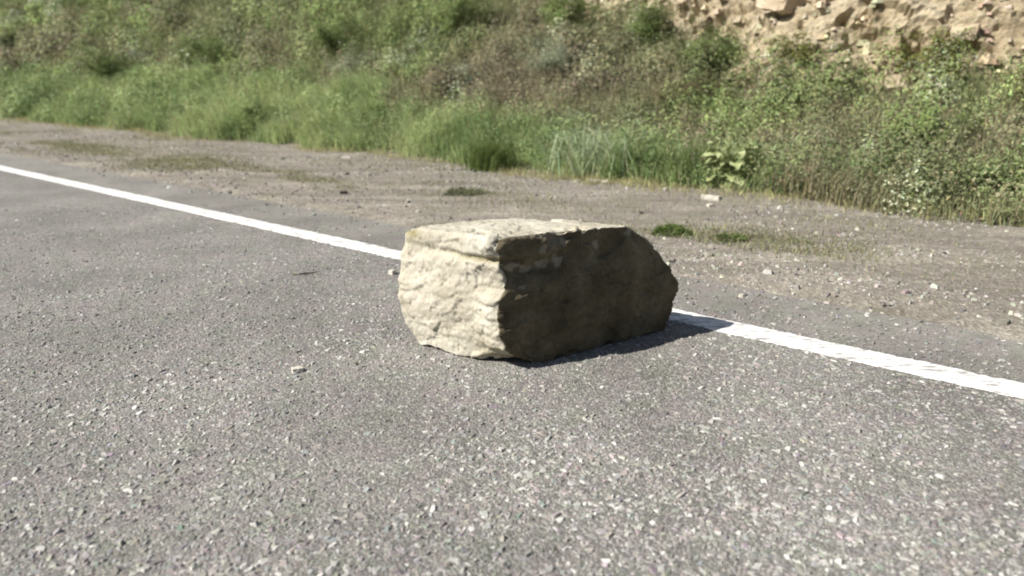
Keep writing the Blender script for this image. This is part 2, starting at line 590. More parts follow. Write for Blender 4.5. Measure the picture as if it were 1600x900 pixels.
    o = mesh_obj("boulder", V, quads, M_ROCK, smooth=True, attrs={"patina": patina, "stain_shade": stain_shade})
    o.location = (ROCK_F[0], ROCK_F[1], 0.0)
    tag(o, "huge blocky tan sandstone boulder lying across the white edge line of the road", "boulder")
    return o


boulder = build_boulder()


def inside_boulder(x, y, pad=0.0):
    rx, ry = x - ROCK_F[0], y - ROCK_F[1]
    a = rx * RA[0] + ry * RA[1]; b = rx * RB[0] + ry * RB[1]
    return (a > -.33 - pad) & (a < 1.1 + pad) & (b > 0.0 - pad) & (b < .7 + pad) & (a > -.1 - .45 * b - pad)


# ------------------------------------------------------------------ loose stone: many low domes in one mesh
def stones(pos, size, col, flat=0.45, sides=6, seed=1, sink=0.3, stretch=0.5):
    """pos (n,3), size (n,) radius; returns verts, (quads,tris), colours"""
    r = np.random.default_rng(seed)
    n = len(pos)
    ang = (np.arange(sides)[None, :] + r.uniform(-.3, .3, (n, sides))) * (2 * np.pi / sides) + r.uniform(0, 6.28, (n, 1))
    st = 1 + r.uniform(0, stretch, (n, 1)); sa = r.uniform(0, 6.28, (n, 1))
    rad = size[:, None] * r.uniform(.75, 1.15, (n, sides))
    x = np.cos(ang) * rad * st; y = np.sin(ang) * rad / np.sqrt(st)
    X = x * np.cos(sa) - y * np.sin(sa); Y = x * np.sin(sa) + y * np.cos(sa)
    hgt = size * flat * 2 * r.uniform(.6, 1.2, n)
    tilt = r.uniform(-.35, .35, (n, 2))
    k = r.uniform(.45, .75, (n, 1))
    low = np.stack([X, Y, np.zeros_like(X) - (hgt * sink)[:, None]], -1)
    mid = np.stack([X * .98, Y * .98, (hgt * (1 - sink) * .4)[:, None] + np.zeros_like(X)], -1)
    hi = np.stack([X * k, Y * k, (hgt * (1 - sink))[:, None] + (X * tilt[:, :1] + Y * tilt[:, 1:]) * .8], -1)
    V = np.concatenate([low, hi], 1) if sides < 6 else np.concatenate([low, mid, hi], 1)
    rings = 2 if sides < 6 else 3
    V = V + pos[:, None, :]
    base = (np.arange(n) * sides * rings)[:, None]
    i = np.arange(sides); j = (i + 1) % sides
    qs = []
    for k_ in range(rings - 1):
        o = k_ * sides
        qs.append(np.stack([i + o, j + o, j + o + sides, i + o + sides], -1))
    q = np.concatenate(qs, 0)
    quads = (base[:, :, None] + q[None]).reshape(-1, 4)
    o = (rings - 1) * sides
    tr = np.array([[o, o + m, o + m + 1] for m in range(1, sides - 1)])
    tris = (base[:, :, None] + tr[None]).reshape(-1, 3)
    C = np.repeat(col[:, None, :], sides * rings, 1).reshape(-1, 3)
    return V.reshape(-1, 3), (quads, tris), C


def stone_tint(n, r, base, spread=0.3, bright=0.15):
    base = np.asarray(base)
    c = base[None] * r.lognormal(0, spread, (n, 1)) * (1 + r.normal(0, .05, (n, 3)))
    br = r.random(n) < bright
    c[br] = np.array([.36, .35, .325]) * r.uniform(.7, 1.2, (br.sum(), 1))
    return np.clip(c, 0.03, .75)


def build_chips():
    r = np.random.default_rng(3)
    n = 110000
    # even per square metre near the camera, thinning outward
    y = r.uniform(1.6, 8.5, n); x = r.uniform(-1, 1, n) * (0.55 + 0.78 * y)
    d = np.hypot(x, y)
    keep = r.random(n) < np.clip(1.25 - d / 9.0, 0.12, 1)
    s, t = ST(x, y)
    keep &= ((t < LINE0 - 0.01) | ((t > LINE1 + .01) & (t < EDGE - .02) & (r.random(n) < .35))) & (t > -0.5) & ~inside_boulder(x, y, -0.03)
    patch = n2(x, y, 1.6, 3, 12)
    keep &= r.random(n) < np.clip(0.75 + 0.6 * patch, .3, 1)
    x, y = x[keep], y[keep]
    n = len(x)
    size = np.clip(r.lognormal(math.log(.0084), .42, n), .004, .020)
    col = stone_tint(n, r, (.208, .199, .185), .18, .19) * (1 + .55 * n2(x, y, 1.3, 3, 44))[:, None]
    pos = np.stack([x, y, np.zeros(n)], -1)
    V, F, C = stones(pos, size, col, .20, 5, 5, .40, .8)
    o = mesh_obj("chip_stones", V, F, M_STONE, parent=road, col=C)
    tag(o, kind="stuff")
    return n


nchips = build_chips()


def build_gravel():
    r = np.random.default_rng(5)
    n = 40000
    s = r.uniform(-4, 30, n) ; s = -4 + (s + 4) ** 1.0 * r.random(n) ** 0.5
    t = r.uniform(EDGE - .25, BANK + .4, n)
    clump = n2(s * .5, t, 1.6, 4, 3) + 0.35 * np.exp(-((t - 5.45) / .35) ** 2) - 0.5 * np.exp(-((t - 6.3) / .3) ** 2)
    keep = r.random(n) < np.clip(.42 + 1.0 * clump, .04, 1)
    keep &= (t > EDGE + 0.03) | (r.random(n) < .6)
    s, t = s[keep], t[keep]; n = len(s)
    size = np.clip(r.lognormal(math.log(.010), .5, n), .004, .05)
    z = np.maximum(ground_z(s, t), np.where(t < EDGE + .03, -.004, -1))
    col = stone_tint(n, r, (.235, .220, .195), .34, .06)
    V, F, C = stones(W(s, t, z), size, col, .42, 5, 6, .3, .7)
    o = mesh_obj("gravel", V, F, M_STONE, col=C)
    tag(o, "grey brown gravel strewn over the dirt verge", "gravel", kind="stuff")


build_gravel()


# ------------------------------------------------------------------ vegetation builders
def blades(base, h, w, az, lean, col, tipcol=None, seg=2):
    """tapered bent blades; arrays of n"""
    n = len(h)
    up = np.stack([np.zeros(n), np.zeros(n), np.ones(n)], -1)
    dr = np.stack([np.cos(az), np.sin(az), np.zeros(n)], -1)
    face = rng.uniform(0, 6.28, n)
    sd = np.stack([np.cos(face), np.sin(face), np.zeros(n)], -1)
    L = lean[:, None]; H = h[:, None]
    mid = base + up * H * .55 + dr * H * L * .22
    tip = base + up * H * np.sqrt(np.clip(1 - (L * .75) ** 2, .12, 1)) + dr * H * L * .85
    ww = (w / 2)[:, None]
    V = np.stack([base - sd * ww, base + sd * ww, mid - sd * ww * .8, mid + sd * ww * .8, tip], 1).reshape(-1, 3)
    k = np.arange(n)[:, None] * 5
    quads = k + np.array([[0, 1, 3, 2]]); tris = k + np.array([[2, 3, 4]])
    tipcol = col if tipcol is None else tipcol
    C = np.stack([col, col, (col + tipcol) / 2, (col + tipcol) / 2, tipcol], 1).reshape(-1, 3)
    return V, quads, tris, C


def leaves(pos, ln, wd, dirv, col, fold=0.3, seed=0, nrm=None):
    """kite leaves folded along the midrib; dirv unit (n,3)"""
    r = np.random.default_rng(seed)
    n = len(pos)
    ref = r.normal(size=(n, 3))
    if nrm is not None: ref = nrm + .45 * ref / 1.7
    sd = np.cross(dirv, ref); sd /= np.linalg.norm(sd, axis=1)[:, None] + 1e-9
    nm = np.cross(dirv, sd)
    ln = ln[:, None]; wd = wd[:, None]
    tip = pos + dirv * ln - nm * ln * .15
    m = pos + dirv * ln * .42
    V = np.stack([pos, m - sd * wd * .5 + nm * wd * fold, tip, m + sd * wd * .5 + nm * wd * fold], 1).reshape(-1, 3)
    k = np.arange(n)[:, None] * 4
    tris = np.concatenate([k + np.array([[0, 2, 1]]), k + np.array([[0, 3, 2]])], 0)
    C = np.repeat(col[:, None, :], 4, 1).reshape(-1, 3)
    return V, tris, C


class Veg:
    def __init__(self): self.V, self.Q, self.T, self.C, self.n = [], [], [], [], 0

    def add(self, V, q, t, C):
        self.V.append(V); self.C.append(C)
        if q is not None: self.Q.append(q + self.n)
        if t is not None: self.T.append(t + self.n)
        self.n += len(V)

    def build(self, name, mat, parent=None, off=None):
        V = np.concatenate(self.V)
        if off is not None: V = V - np.asarray(off)
        Q = np.concatenate(self.Q) if self.Q else np.zeros((0, 4), int)
        T = np.concatenate(self.T) if self.T else np.zeros((0, 3), int)
        return mesh_obj(name, V, (Q, T), mat, parent=parent, col=np.concatenate(self.C))


def tube(p0, p1, r0, r1, col, sides=4):
    p0 = np.asarray(p0, float); p1 = np.asarray(p1, float)
    d = p1 - p0; d /= np.linalg.norm(d) + 1e-9
    u = np.cross(d, [0.3, 0.9, 0.2]); u /= np.linalg.norm(u); v = np.cross(d, u)
    a = np.arange(sides) * 2 * np.pi / sides
    ring = np.cos(a)[:, None] * u + np.sin(a)[:, None] * v
    V = np.concatenate([p0 + ring * r0, p1 + ring * r1])
    i = np.arange(sides); j = (i + 1) % sides
    return V, np.stack([i, j, j + sides, i + sides], -1), np.tile(np.asarray(col, float), (2 * sides, 1))


GREEN = np.array([.240, .320, .130])
LIME = np.array([.430, .490, .240])
OLIVE = np.array([.125, .125, .050])
BROWN = np.array([.275, .250, .165])
STRAW = np.array([.36, .32, .20])
SAGE = np.array([.165, .190, .105])


def jit(c, n, r, s=0.2):
    c = np.broadcast_to(np.asarray(c, float), (n, 3))
    return np.clip(c * r.lognormal(0, s, (n, 1)) * (1 + r.normal(0, .06, (n, 3))), .005, .7)


def strip_top(s):
    return 9.75 + 0.20 * np.clip(s - 4, -3, 14) + 0.45 * n2(s, s * 0, .6, 3, 21)


def bank_pts(n, t0, t1, r, s0=-4.5, s1=40, near=1.6):
    s = s0 + (s1 - s0) * r.random(n) ** near
    t = t0 + (t1 - t0) * r.random(n)
    return s, t


# lush tall grass along the foot of the bank
def build_tall_grass():
    r = np.random.default_rng(21)
    s, t = bank_pts(400000, 8.55, 13.5, r, -4.5, 80, 2.0)
    foot = BANK - .1 + .35 * n2(s, s * 0, .8, 3, 33) + .22 * n2(s, s * 0, 3.0, 2, 34)
    ins = sstep(-.05, .22, t - foot) * sstep(.5, -.3, t - strip_top(s))
    tuft = n2(s, t, 1.9, 3, 35)
    keep = r.random(len(s)) < ins * np.clip(.62 + 1.1 * tuft, .08, 1)
    s, t, tuft, foot = s[keep], t[keep], tuft[keep], foot[keep]; n = len(s)
    h = (.36 + .30 * np.clip(n2(s, t, .9, 2, 36) + .35, 0, 1) + .35 * np.clip(tuft, 0, 1)) * r.uniform(.55, 1.25, n)
    h *= .55 + .45 * sstep(0, .5, t - foot)
    h *= .80 + .02 * np.clip(s, 0, 14)
    az = np.arctan2(-N[1], -N[0]) + r.normal(0, .9, n)
    # blades of one tuft fall the same way
    az += 2.2 * n2(s, t, 2.5, 2, 37)
    lean = np.clip(r.beta(2, 2.2, n) * 1.05 + .1, 0, 1.1)
    far = np.clip(np.hypot(s, t) / 15, 1, 5)
    w = far * r.uniform(.007, .018, n)
    pat = n2(s, t, .8, 3, 38)
    col = GREEN + (LIME - GREEN) * np.clip(.45 + pat + r.normal(0, .25, n), 0, 1)[:, None]
    dry = r.random(n) < .06 + .08 * np.clip(-pat, 0, 1)
    col[dry] = STRAW * r.uniform(.6, 1, (dry.sum(), 1))
    col = jit(col, n, r, .16)
    v = Veg()
    base = W(s, t, ground_z(s, t) - .02)
    V, q, tr, C = blades(base, h, w, az, lean, col, col * 1.12)
    v.add(V, q, tr, C)
    # broad forb leaves mixed in
    m = 30000
    i = r.integers(0, n, m)
    p = base[i] + np.stack([r.normal(0, .06, m), r.normal(0, .06, m), h[i] * r.uniform(.15, .95, m)], -1)
    dv = r.normal(size=(m, 3)); dv[:, 2] = np.abs(dv[:, 2]) * .5; dv /= np.linalg.norm(dv, axis=1)[:, None]
    V, tr, C = leaves(p, far[i] * r.uniform(.03, .08, m), far[i] * r.uniform(.012, .026, m), dv, jit(col[i], m, r, .15), .25, 4)
    v.add(V, None, tr, C)
    nc = 520
    cs = -4.5 + 60 * r.random(nc) ** 1.7
    c0 = BANK + .1 + .35 * n2(cs, cs * 0, .8, 3, 33)
    ct = c0 + (np.maximum(strip_top(cs) - c0, .3)) * r.random(nc)
    fa = np.clip(np.hypot(cs, ct) / 15, 1, 3)
    cr = r.uniform(.16, .36, nc) * fa; ch = r.uniform(.30, .78, nc) * np.clip(fa, 1, 1.4)
    ccol = (GREEN + (LIME - GREEN) * np.clip(.3 + n2(cs, ct, .8, 3, 38) + r.normal(0, .3, nc), 0, 1)[:, None]) * .85 * r.lognormal(0, .2, (nc, 1))
    k = r.integers(0, nc, 95000); mk = len(k)
    dn = r.normal(size=(mk, 3)); dn[:, 2] = np.abs(dn[:, 2]); dn /= np.linalg.norm(dn, axis=1)[:, None]
    rad = r.random(mk) ** .4 * (1 + .5 * vnoise(dn * 2.4 + k[:, None] * 3.1))
    pp = W(cs, ct, ground_z(cs, ct))[k] + dn * np.stack([cr[k] * rad, cr[k] * rad, ch[k] * rad], -1)
    dv = r.normal(size=(mk, 3)); dv -= (dv * dn).sum(1)[:, None] * dn * .6; dv[:, 2] += .25; dv /= np.linalg.norm(dv, axis=1)[:, None]
    V, tr, C = leaves(pp, fa[k] * r.uniform(.05, .12, mk), fa[k] * r.uniform(.012, .032, mk), dv, jit(ccol[k], mk, r, .12), .2, 9, dn)
    v.add(V, None, tr, C)
    # seed heads and dead stems standing out of the green
    m2 = 2600
    i = r.integers(0, n, m2)
    dc = jit(STRAW * 1.1, m2, r, .2)
    V, q, tr, C = blades(base[i], h[i] * r.uniform(1.0, 1.5, m2), far[i] * .008, az[i], lean[i] * .6, dc)
    v.add(V, q, tr, C)
    o = v.build("tall_grass", M_GRASS)
    tag(o, "lush green tall grass along the foot of the bank", "grass", kind="stuff")


build_tall_grass()


# drier herbs and grasses covering the slope above
def build_undergrowth():
    r = np.random.default_rng(22)
    n0 = 190000
    s = -5 + 150 * r.random(n0) ** 2.35
    tb, tc = strip_top(s) - .4, cliff_foot(s) + .9
    t = tb + (tc - tb) * r.random(n0) ** 1.25
    keep = (t > strip_top(s) - .4) & (t < cliff_foot(s) + .5 + .8 * n2(s, t, .5, 2, 3))
    clump = n2(s, t, 1.1, 3, 41)
    keep &= r.random(len(s)) < np.clip(.72 + 1.1 * clump, .15, 1)
    s, t, clump = s[keep], t[keep], clump[keep]; n = len(s)
    up = t - strip_top(s)
    h = .72 * (.35 + .5 * np.clip(clump + .2, 0, 1)) * r.uniform(.5, 1.35, n)
    pat = n2(s, t, .45, 3, 42)
    g = np.clip(.45 + 1.0 * pat + .5 * sstep(1.6, 4.0, up), 0, 1)
    col = BROWN * .9 + (np.array([.215, .250, .110]) - BROWN * .9) * g[:, None]
    st = r.random(n) < .12
    col[st] = STRAW * r.uniform(.55, .95, (st.sum(), 1))
    col = jit(col, n, r, .22)
    far = np.clip(np.hypot(s, t) / 15, 1, 5)
    h *= np.clip(far, 1, 1.8)
    az = r.uniform(0, 6.28, n)
    base = W(s, t, ground_z(s, t) - .02)
    v = Veg()
    V, q, tr, C = blades(base, h, far * r.uniform(.007, .015, n), az, r.beta(2, 3, n), col, col * 1.1)
    v.add(V, q, tr, C)
    nc = 950
    cs = -5 + 110 * r.random(nc) ** 2.2
    cb, cc = strip_top(cs) - .1, cliff_foot(cs) + .1
    ct = cb + (cc - cb) * r.random(nc) ** 1.15
    cr = r.uniform(.25, .58, nc) * np.clip(np.hypot(cs, ct) / 16, 1, 2.5)
    ch = r.uniform(.40, 1.05, nc) * np.clip(np.hypot(cs, ct) / 16, 1, 2.0)
    cg = np.clip(.30 + 1.3 * n2(cs, ct, .45, 3, 42) + .5 * sstep(1.2, 3.5, ct - strip_top(cs)) + r.normal(0, .2, nc), 0, 1)[:, None]
    ccol = BROWN * .9 + (np.array([.250, .310, .125]) - BROWN * .9) * cg
    pale = r.random(nc) < .09
    ccol[pale] = np.array([.33, .36, .24])
    ccol *= r.lognormal(0, .26, (nc, 1))
    cp = W(cs, ct, ground_z(cs, ct))
    k = r.integers(0, nc, 250000); mk = len(k)
    dirn = r.normal(size=(mk, 3)); dirn[:, 2] = np.abs(dirn[:, 2]); dirn /= np.linalg.norm(dirn, axis=1)[:, None]
    lump = 1 + .45 * vnoise(dirn * 2.6 + k[:, None] * 3.7)
    rad = r.random(mk) ** .35 * lump
    pp = cp[k] + dirn * np.stack([cr[k] * rad, cr[k] * rad, ch[k] * rad], -1)
    dv = r.normal(size=(mk, 3)); dv -= (dv * dirn).sum(1)[:, None] * dirn * .8; dv[:, 2] -= .2; dv /= np.linalg.norm(dv, axis=1)[:, None]
    fk = np.clip(np.hypot(cs, ct) / 15, .62, 4)[k]
    V, tr, C = leaves(pp, fk * r.uniform(.05, .105, mk), fk * r.uniform(.025, .052, mk), dv, jit(ccol[k], mk, r, .10), .15, 6, dirn)
    v.add(V, None, tr, C)
    m = 80000
    i = r.integers(0, n, m)
    p = base[i] + np.stack([r.normal(0, .07, m), r.normal(0, .07, m), h[i] * r.uniform(.2, 1.0, m)], -1)
    dv = r.normal(size=(m, 3)); dv[:, 2] = np.abs(dv[:, 2]) * .6; dv /= np.linalg.norm(dv, axis=1)[:, None]
    V, tr, C = leaves(p, far[i] * r.uniform(.035, .085, m), far[i] * r.uniform(.014, .034, m), dv, jit(col[i] * 1.05, m, r, .12), .25, 5)
    v.add(V, None, tr, C)
    o = v.build("undergrowth", M_LEAF)
    tag(o, "olive and brown herbs covering the slope above the green grass", "undergrowth", kind="stuff")


build_undergrowth()


# thin weeds and dead stalks on the gravel
def build_weeds():
    r = np.random.default_rng(23)
    n = 260000
    s = -4 + 34 * r.random(n) ** 1.3; t = r.uniform(EDGE + .05, BANK + .5, n)
    foot = BANK - .1 + .35 * n2(s, s * 0, .8, 3, 33) + .22 * n2(s, s * 0, 3.0, 2, 34)
    patch = np.clip(n2(s * .45, t, 1.1, 4, 51) + .08, 0, 1)
    dens = patch * 2.6 * (np.exp(-((t - 6.1) / .6) ** 2) + .10)
    dens += .35 * np.exp(-((s - 2.4) / 1.6) ** 2 - ((t - 6.25) / .35) ** 2) * (.3 + patch)
    dens += .6 * np.exp(-((s - 5.6) / 1.6) ** 2 - ((t - 6.8) / .5) ** 2) * (.4 + patch)
    rim = np.exp(-((t - foot + .12) / .22) ** 2) * np.clip(.35 + 1.2 * n2(s, t, 1.1, 3, 52), 0, 1)
    dens += .7 * rim + .5 * np.exp(-((s - 5.4) / 1.5) ** 2 - ((t - foot + .25) / .22) ** 2)
    keep = r.random(n) < dens
    s, t, foot = s[keep], t[keep], foot[keep]; n = len(s)
    yellow = sstep(-.9, -.4, t - foot)[:, None]
    h = r.uniform(.02, .075, n) * (1 + 1.1 * yellow[:, 0])
    col = jit(np.array([.215, .225, .115]) * (1 - yellow) + np.array([.38, .36, .17]) * yellow, n, r, .22)
    dead = r.random(n) < .3
    col[dead] = STRAW * r.uniform(.7, 1.1, (dead.sum(), 1))
    v = Veg()
    base = W(s, t, ground_z(s, t) - .005)
    V, q, tr, C = blades(base, h, r.uniform(.004, .011, n), r.uniform(0, 6.28, n), r.uniform(.3, 1.1, n), col)
    v.add(V, q, tr, C)
    o = v.build("weeds", M_GRASS)
    tag(o, "thin low weeds and dry stalks on the gravel verge", "weeds", kind="stuff")


build_weeds()


def shrub(name, label, s, t, h, wid, col, nleaf, leaf=(.05, .022), seed=0, cat="shrub", group=None, dense=.5):
    """woody stems from one foot, each carrying twigs with leaves"""
    r = np.random.default_rng(seed)
    z0 = float(ground_z(np.array([s]), np.array([t]))[0])
    p = W(np.array([s]), np.array([t]), np.array([z0]))[0]
    root = empty(name, tuple(p))
    st, lf = Veg(), Veg()
    ns = 9
    tips, prs = [], []
    for k in range(ns):
        az = k * 2.4 + r.uniform(-.4, .4); out = wid * r.uniform(.25, 1.0)
        top = np.array([math.cos(az) * out, math.sin(az) * out, h * r.uniform(.6, 1.0) * (1 - .3 * (out / wid) ** 2)])
        b = np.array([math.cos(az) * .05, math.sin(az) * .05, -.06])
        mid = b + (top - b) * .5 + np.array([0, 0, h * .10]) + r.normal(0, .04, 3) * wid
        rr = .006 + .008 * h
        for a_, b_, r0, r1 in ((b, mid, rr, rr * .7), (mid, top, rr * .7, rr * .25)):
            V, q, C = tube(a_, b_, r0, r1, (.12, .095, .065)); st.add(V, q, None, C)
        for j in range(7):
            u = r.uniform(.25, 1)
            o_ = b + (mid - b) * u * 2 if u < .5 else mid + (top - mid) * (u - .5) * 2
            e = o_ + r.normal(0, 1, 3) * np.array([.30, .30, .2]) * wid + np.array([0, 0, .08 * h])
            V, q, C = tube(o_, e, rr * .4, rr * .15, (.13, .105, .07), 3); st.add(V, q, None, C)
            tips.append((o_, e)); prs.append(r.random())
    tips = np.array(tips)
    i = r.integers(0, len(tips), nleaf)
    u = r.uniform(.1, 1.08, nleaf)[:, None]
    pos = tips[i, 0] * (1 - u) + tips[i, 1] * u + r.normal(0, .05 * wid + .012, (nleaf, 3))
    pos[:, 2] = np.maximum(pos[:, 2], .02)
    on = pos - np.array([0, 0, h * .3]); on /= np.linalg.norm(on, axis=1)[:, None] + 1e-6
    dv = r.normal(size=(nleaf, 3)); dv -= (dv * on).sum(1)[:, None] * on * .8; dv /= np.linalg.norm(dv, axis=1)[:, None]
    tone = (.8 + .4 * np.array(prs))[i][:, None]
    V, tr, C = leaves(pos, r.uniform(.6, 1.3, nleaf) * leaf[0], r.uniform(.6, 1.3, nleaf) * leaf[1], dv, jit(np.asarray(col)[None] * tone, nleaf, r, .12), .2, seed, on)
    lf.add(V, None, tr, C)
    st.build("stem", M_STEM, root)
    lf.build("foliage", M_LEAF, root)
    tag(root, label, cat, group)
    return root


DKG = (.150, .195, .070)
MDG = (.225, .285, .110)
YLG = (.19, .20, .065)
GRY = (.30, .33, .22)
BRN = (.28, .24, .165)
SH = [
    # label, s, t, h, wid, colour, leaves, leaf size
    ("dark green bush growing right under the bare tan cliff", 5.7, 13.3, .65, .75, DKG, 4200, (.06, .028)),
    ("round green bush on the slope just left of the cliff foot", 7.6, 14.4, .85, .85, DKG, 4200, (.06, .028)),
    ("yellow green bush at the bottom tip of the tan cliff face", 3.9, 12.9, .8, .65, (.15, .155, .05), 3000, (.055, .026)),
    ("tall leafy bush at the top of the slope, middle of the picture", 10.6, 15.6, 1.5, 1.0, MDG, 4800, (.065, .03)),
    ("pale grey green bush high on the slope above the boulder", 9.3, 13.2, .95, .8, GRY, 3600, (.055, .02)),
    ("dark bush with shadowy hollows at the top left of the slope", 18.0, 14.2, 1.5, 1.0, DKG, 4800, (.07, .032)),
    ("big green bush at the top edge, left of the pale bush", 14.2, 15.4, 1.6, 1.1, MDG, 5000, (.07, .03)),
    ("pale leafy bush behind the grass on the left of the slope", 15.4, 12.8, 1.0, .8, GRY, 3600, (.06, .022)),
    ("brown twiggy shrub on the slope directly above the tall grass", 9.7, 11.6, .7, .65, BRN, 2200, (.045, .014)),
    ("brown dry shrub above the boulder's pale end", 11.6, 12.2, .75, .7, BRN, 2400, (.045, .014)),
    ("faded brown shrub right of the pale bending grass", 4.7, 10.7, .65, .6, BRN, 2400, (.045, .014)),
    ("sprawling olive brown shrub below the dark green bush", 5.6, 11.9, .7, .75, (.15, .14, .07), 2800, (.05, .018)),
    ("low brown shrub behind the broad leaved plant", 3.3, 10.5, .6, .55, BRN, 2000, (.045, .014)),
    ("bright green leafy weed clump at the foot of the bank, far left", 15.6, 9.9, .85, .6, MDG, 3000, (.07, .03)),
    ("large olive bush at the far left end of the bank", 24.0, 13.5, 1.6, 1.2, MDG, 5000, (.075, .034)),
    ("spreading dark bush on the bank at the far left edge", 28.0, 12.0, 1.4, 1.2, DKG, 4600, (.075, .034)),
    ("green bush on the bank right of the broad leaved plant", 1.6, 10.6, .8, .65, MDG, 3600, (.055, .026)),
    ("olive bush on the slope at the far right edge", .2, 11.6, .9, .75, (.20, .21, .085), 3800, (.055, .024)),
    ("yellowish shrub under the cliff at the upper right", 1.9, 12.6, .75, .65, YLG, 3000, (.055, .026)),
]
for k, (lab, s, t, h, wd, c, nl, lf) in enumerate(SH):
    shrub("shrub", lab, s, t, h, wd, c, nl, lf, 100 + k, "shrub", "shrubs on the overgrown bank")


# clump of long pale blades bending over, right of the middle
def grass_clump(name, label, s, t, n, h, spread, col, seed, lean=(.5, 1.1), az0=None, w=(.006, .012), cat="grass"):
    r = np.random.default_rng(seed)
    z0 = float(ground_z(np.array([s]), np.array([t]))[0])
    p = W(np.array([s]), np.array([t]), np.array([z0]))[0]
    base = np.stack([r.normal(0, spread, n), r.normal(0, spread, n), np.full(n, -.02)], -1)
    az = (r.uniform(0, 6.28, n) if az0 is None else az0 + r.normal(0, .8, n))
    V, q, tr, C = blades(base, h * r.uniform(.45, 1.15, n), r.uniform(w[0], w[1], n), az, r.uniform(*lean, n), jit(col, n, r, .18))
    v = Veg(); v.add(V, q, tr, C)
    o = v.build(name, M_GRASS)
    o.location = tuple(p)
    return tag(o, label, cat)


grass_clump("grass_clump", "clump of long pale blue green blades arching over in the tall grass", 5.75, 9.55, 520, 1.0, .30, (.38, .44, .27), 61, (.8, 1.3), None, (.012, .022))
grass_clump("grass_tuft", "dark green tuft ending the tall grass left of the broad leaved plant", 4.35, 9.45, 1500, .55, .17, (.085, .12, .035), 62, (.2, 1.0))
grass_clump("grass_tuft", "green tuft with shaded foot jutting onto the gravel above the boulder", 7.5, 8.95, 1300, .55, .16, (.11, .15, .04), 63, (.2, 1.0))


# low rosette weeds on the gravel
def rosette(label, s, t, rad, h, n, col, seed, name="weed"):
    r = np.random.default_rng(seed)
    z0 = float(ground_z(np.array([s]), np.array([t]))[0])
    p = W(np.array([s]), np.array([t]), np.array([z0]))[0]
    rr = rad * np.sqrt(r.random(n)); a = r.uniform(0, 6.28, n)
    rr = rr * (1 + .35 * vnoise(np.stack([np.cos(a) * 2.2 + seed, np.sin(a) * 2.2, a * 0], -1)))
    pos = np.stack([np.cos(a) * rr, np.sin(a) * rr * .7, r.random(n) * h * np.clip(1.15 - .8 * (rr / rad) ** 2, .12, 1.2)], -1)
    dv = np.stack([np.cos(a), np.sin(a), r.uniform(.1, 1.2, n)], -1) + r.normal(0, .4, (n, 3)); dv /= np.linalg.norm(dv, axis=1)[:, None]
    V, tr, C = leaves(pos, r.uniform(.02, .045, n), r.uniform(.009, .018, n), dv, jit(col, n, r, .2), .3, seed)
    v = Veg(); v.add(V, None, tr, C)
    o = v.build(name, M_LEAF); o.location = tuple(p)
    return tag(o, label, "weed")


rosette("small dark green weed on the gravel just right of the boulder top", 2.90, 6.17, .17, .075, 650, (.13, .18, .055), 71)
rosette("flat green weed patch on the gravel at the right edge", 2.35, 6.28, .17, .04, 500, (.16, .20, .075), 72)
rosette("grey green weed patch on the gravel behind the boulder's pale end", 6.15, 6.85, .28, .08, 1000, (.20, .21, .125), 73)


# broad leaved plant: each large leaf its own part
def broad_plant():
    s, t = 3.62, 9.42
    r = np.random.default_rng(81)
    z0 = float(ground_z(np.array([s]), np.array([t]))[0])
    p = W(np.array([s]), np.array([t]), np.array([z0]))[0]
    root = empty("broad_leaved_plant", tuple(p))
    m = NT("broad_leaf")
    v = m.coord()
    c = m.ramp(m.noise(v, 9, 4), [(.3, (.24, .27, .11)), (.6, (.36, .385, .20)), (.75, (.45, .46, .28))])
    m.done(c, .5, m.bump(m.noise(v, 25, 3), .01, .5), .35)
    bl = m.m
    for k in range(44):
        az = k * 2.399 + r.uniform(-.3, .3)
        L = r.uniform(.15, .25); Wd = L * r.uniform(.55, .75)
        hz = .05 + .44 * (k / 44) * r.uniform(.8, 1.1)
        out = .05 + .22 * r.random()
        nu, nv = 7, 5
        u = np.linspace(0, 1, nu); w_ = np.linspace(-1, 1, nv)
        U, Wv = np.meshgrid(u, w_, indexing='ij')
        prof = np.sin(np.pi * np.clip(U, 0, 1) ** .75) * .5 * Wd + .004
        X = U * L; Y = Wv * prof; Z = .35 * L * U - .55 * L * U ** 2 + .18 * np.abs(Wv) * prof + .015 * np.sin(U * 9 + k) * Wv
        tl = r.uniform(-.2, .6)
        X2 = X * math.cos(tl) - Z * math.sin(tl); Z2 = X * math.sin(tl) + Z * math.cos(tl)
        X2 += out
        P = np.stack([X2 * math.cos(az) - Y * math.sin(az), X2 * math.sin(az) + Y * math.cos(az), Z2 + hz], -1).reshape(-1, 3)
        lf = mesh_obj("leaf", P, grid_faces(nu, nv), bl, parent=root, smooth=True)
        V, q, C = tube((0, 0, hz * .6 - .02), (out * math.cos(az), out * math.sin(az), hz), .006, .004, (.2, .2, .09))
        mesh_obj("stalk", V, q, M_STEM, parent=lf, col=C)
    V, q, C = tube((0, 0, -.05), (.02, 0, .46), .012, .006, (.2, .19, .09), 6)
    mesh_obj("stem", V, q, M_STEM, parent=root, col=C)
    tag(root, "pale yellow green plant with broad leaves at the right end of the grass", "plant")


broad_plant()


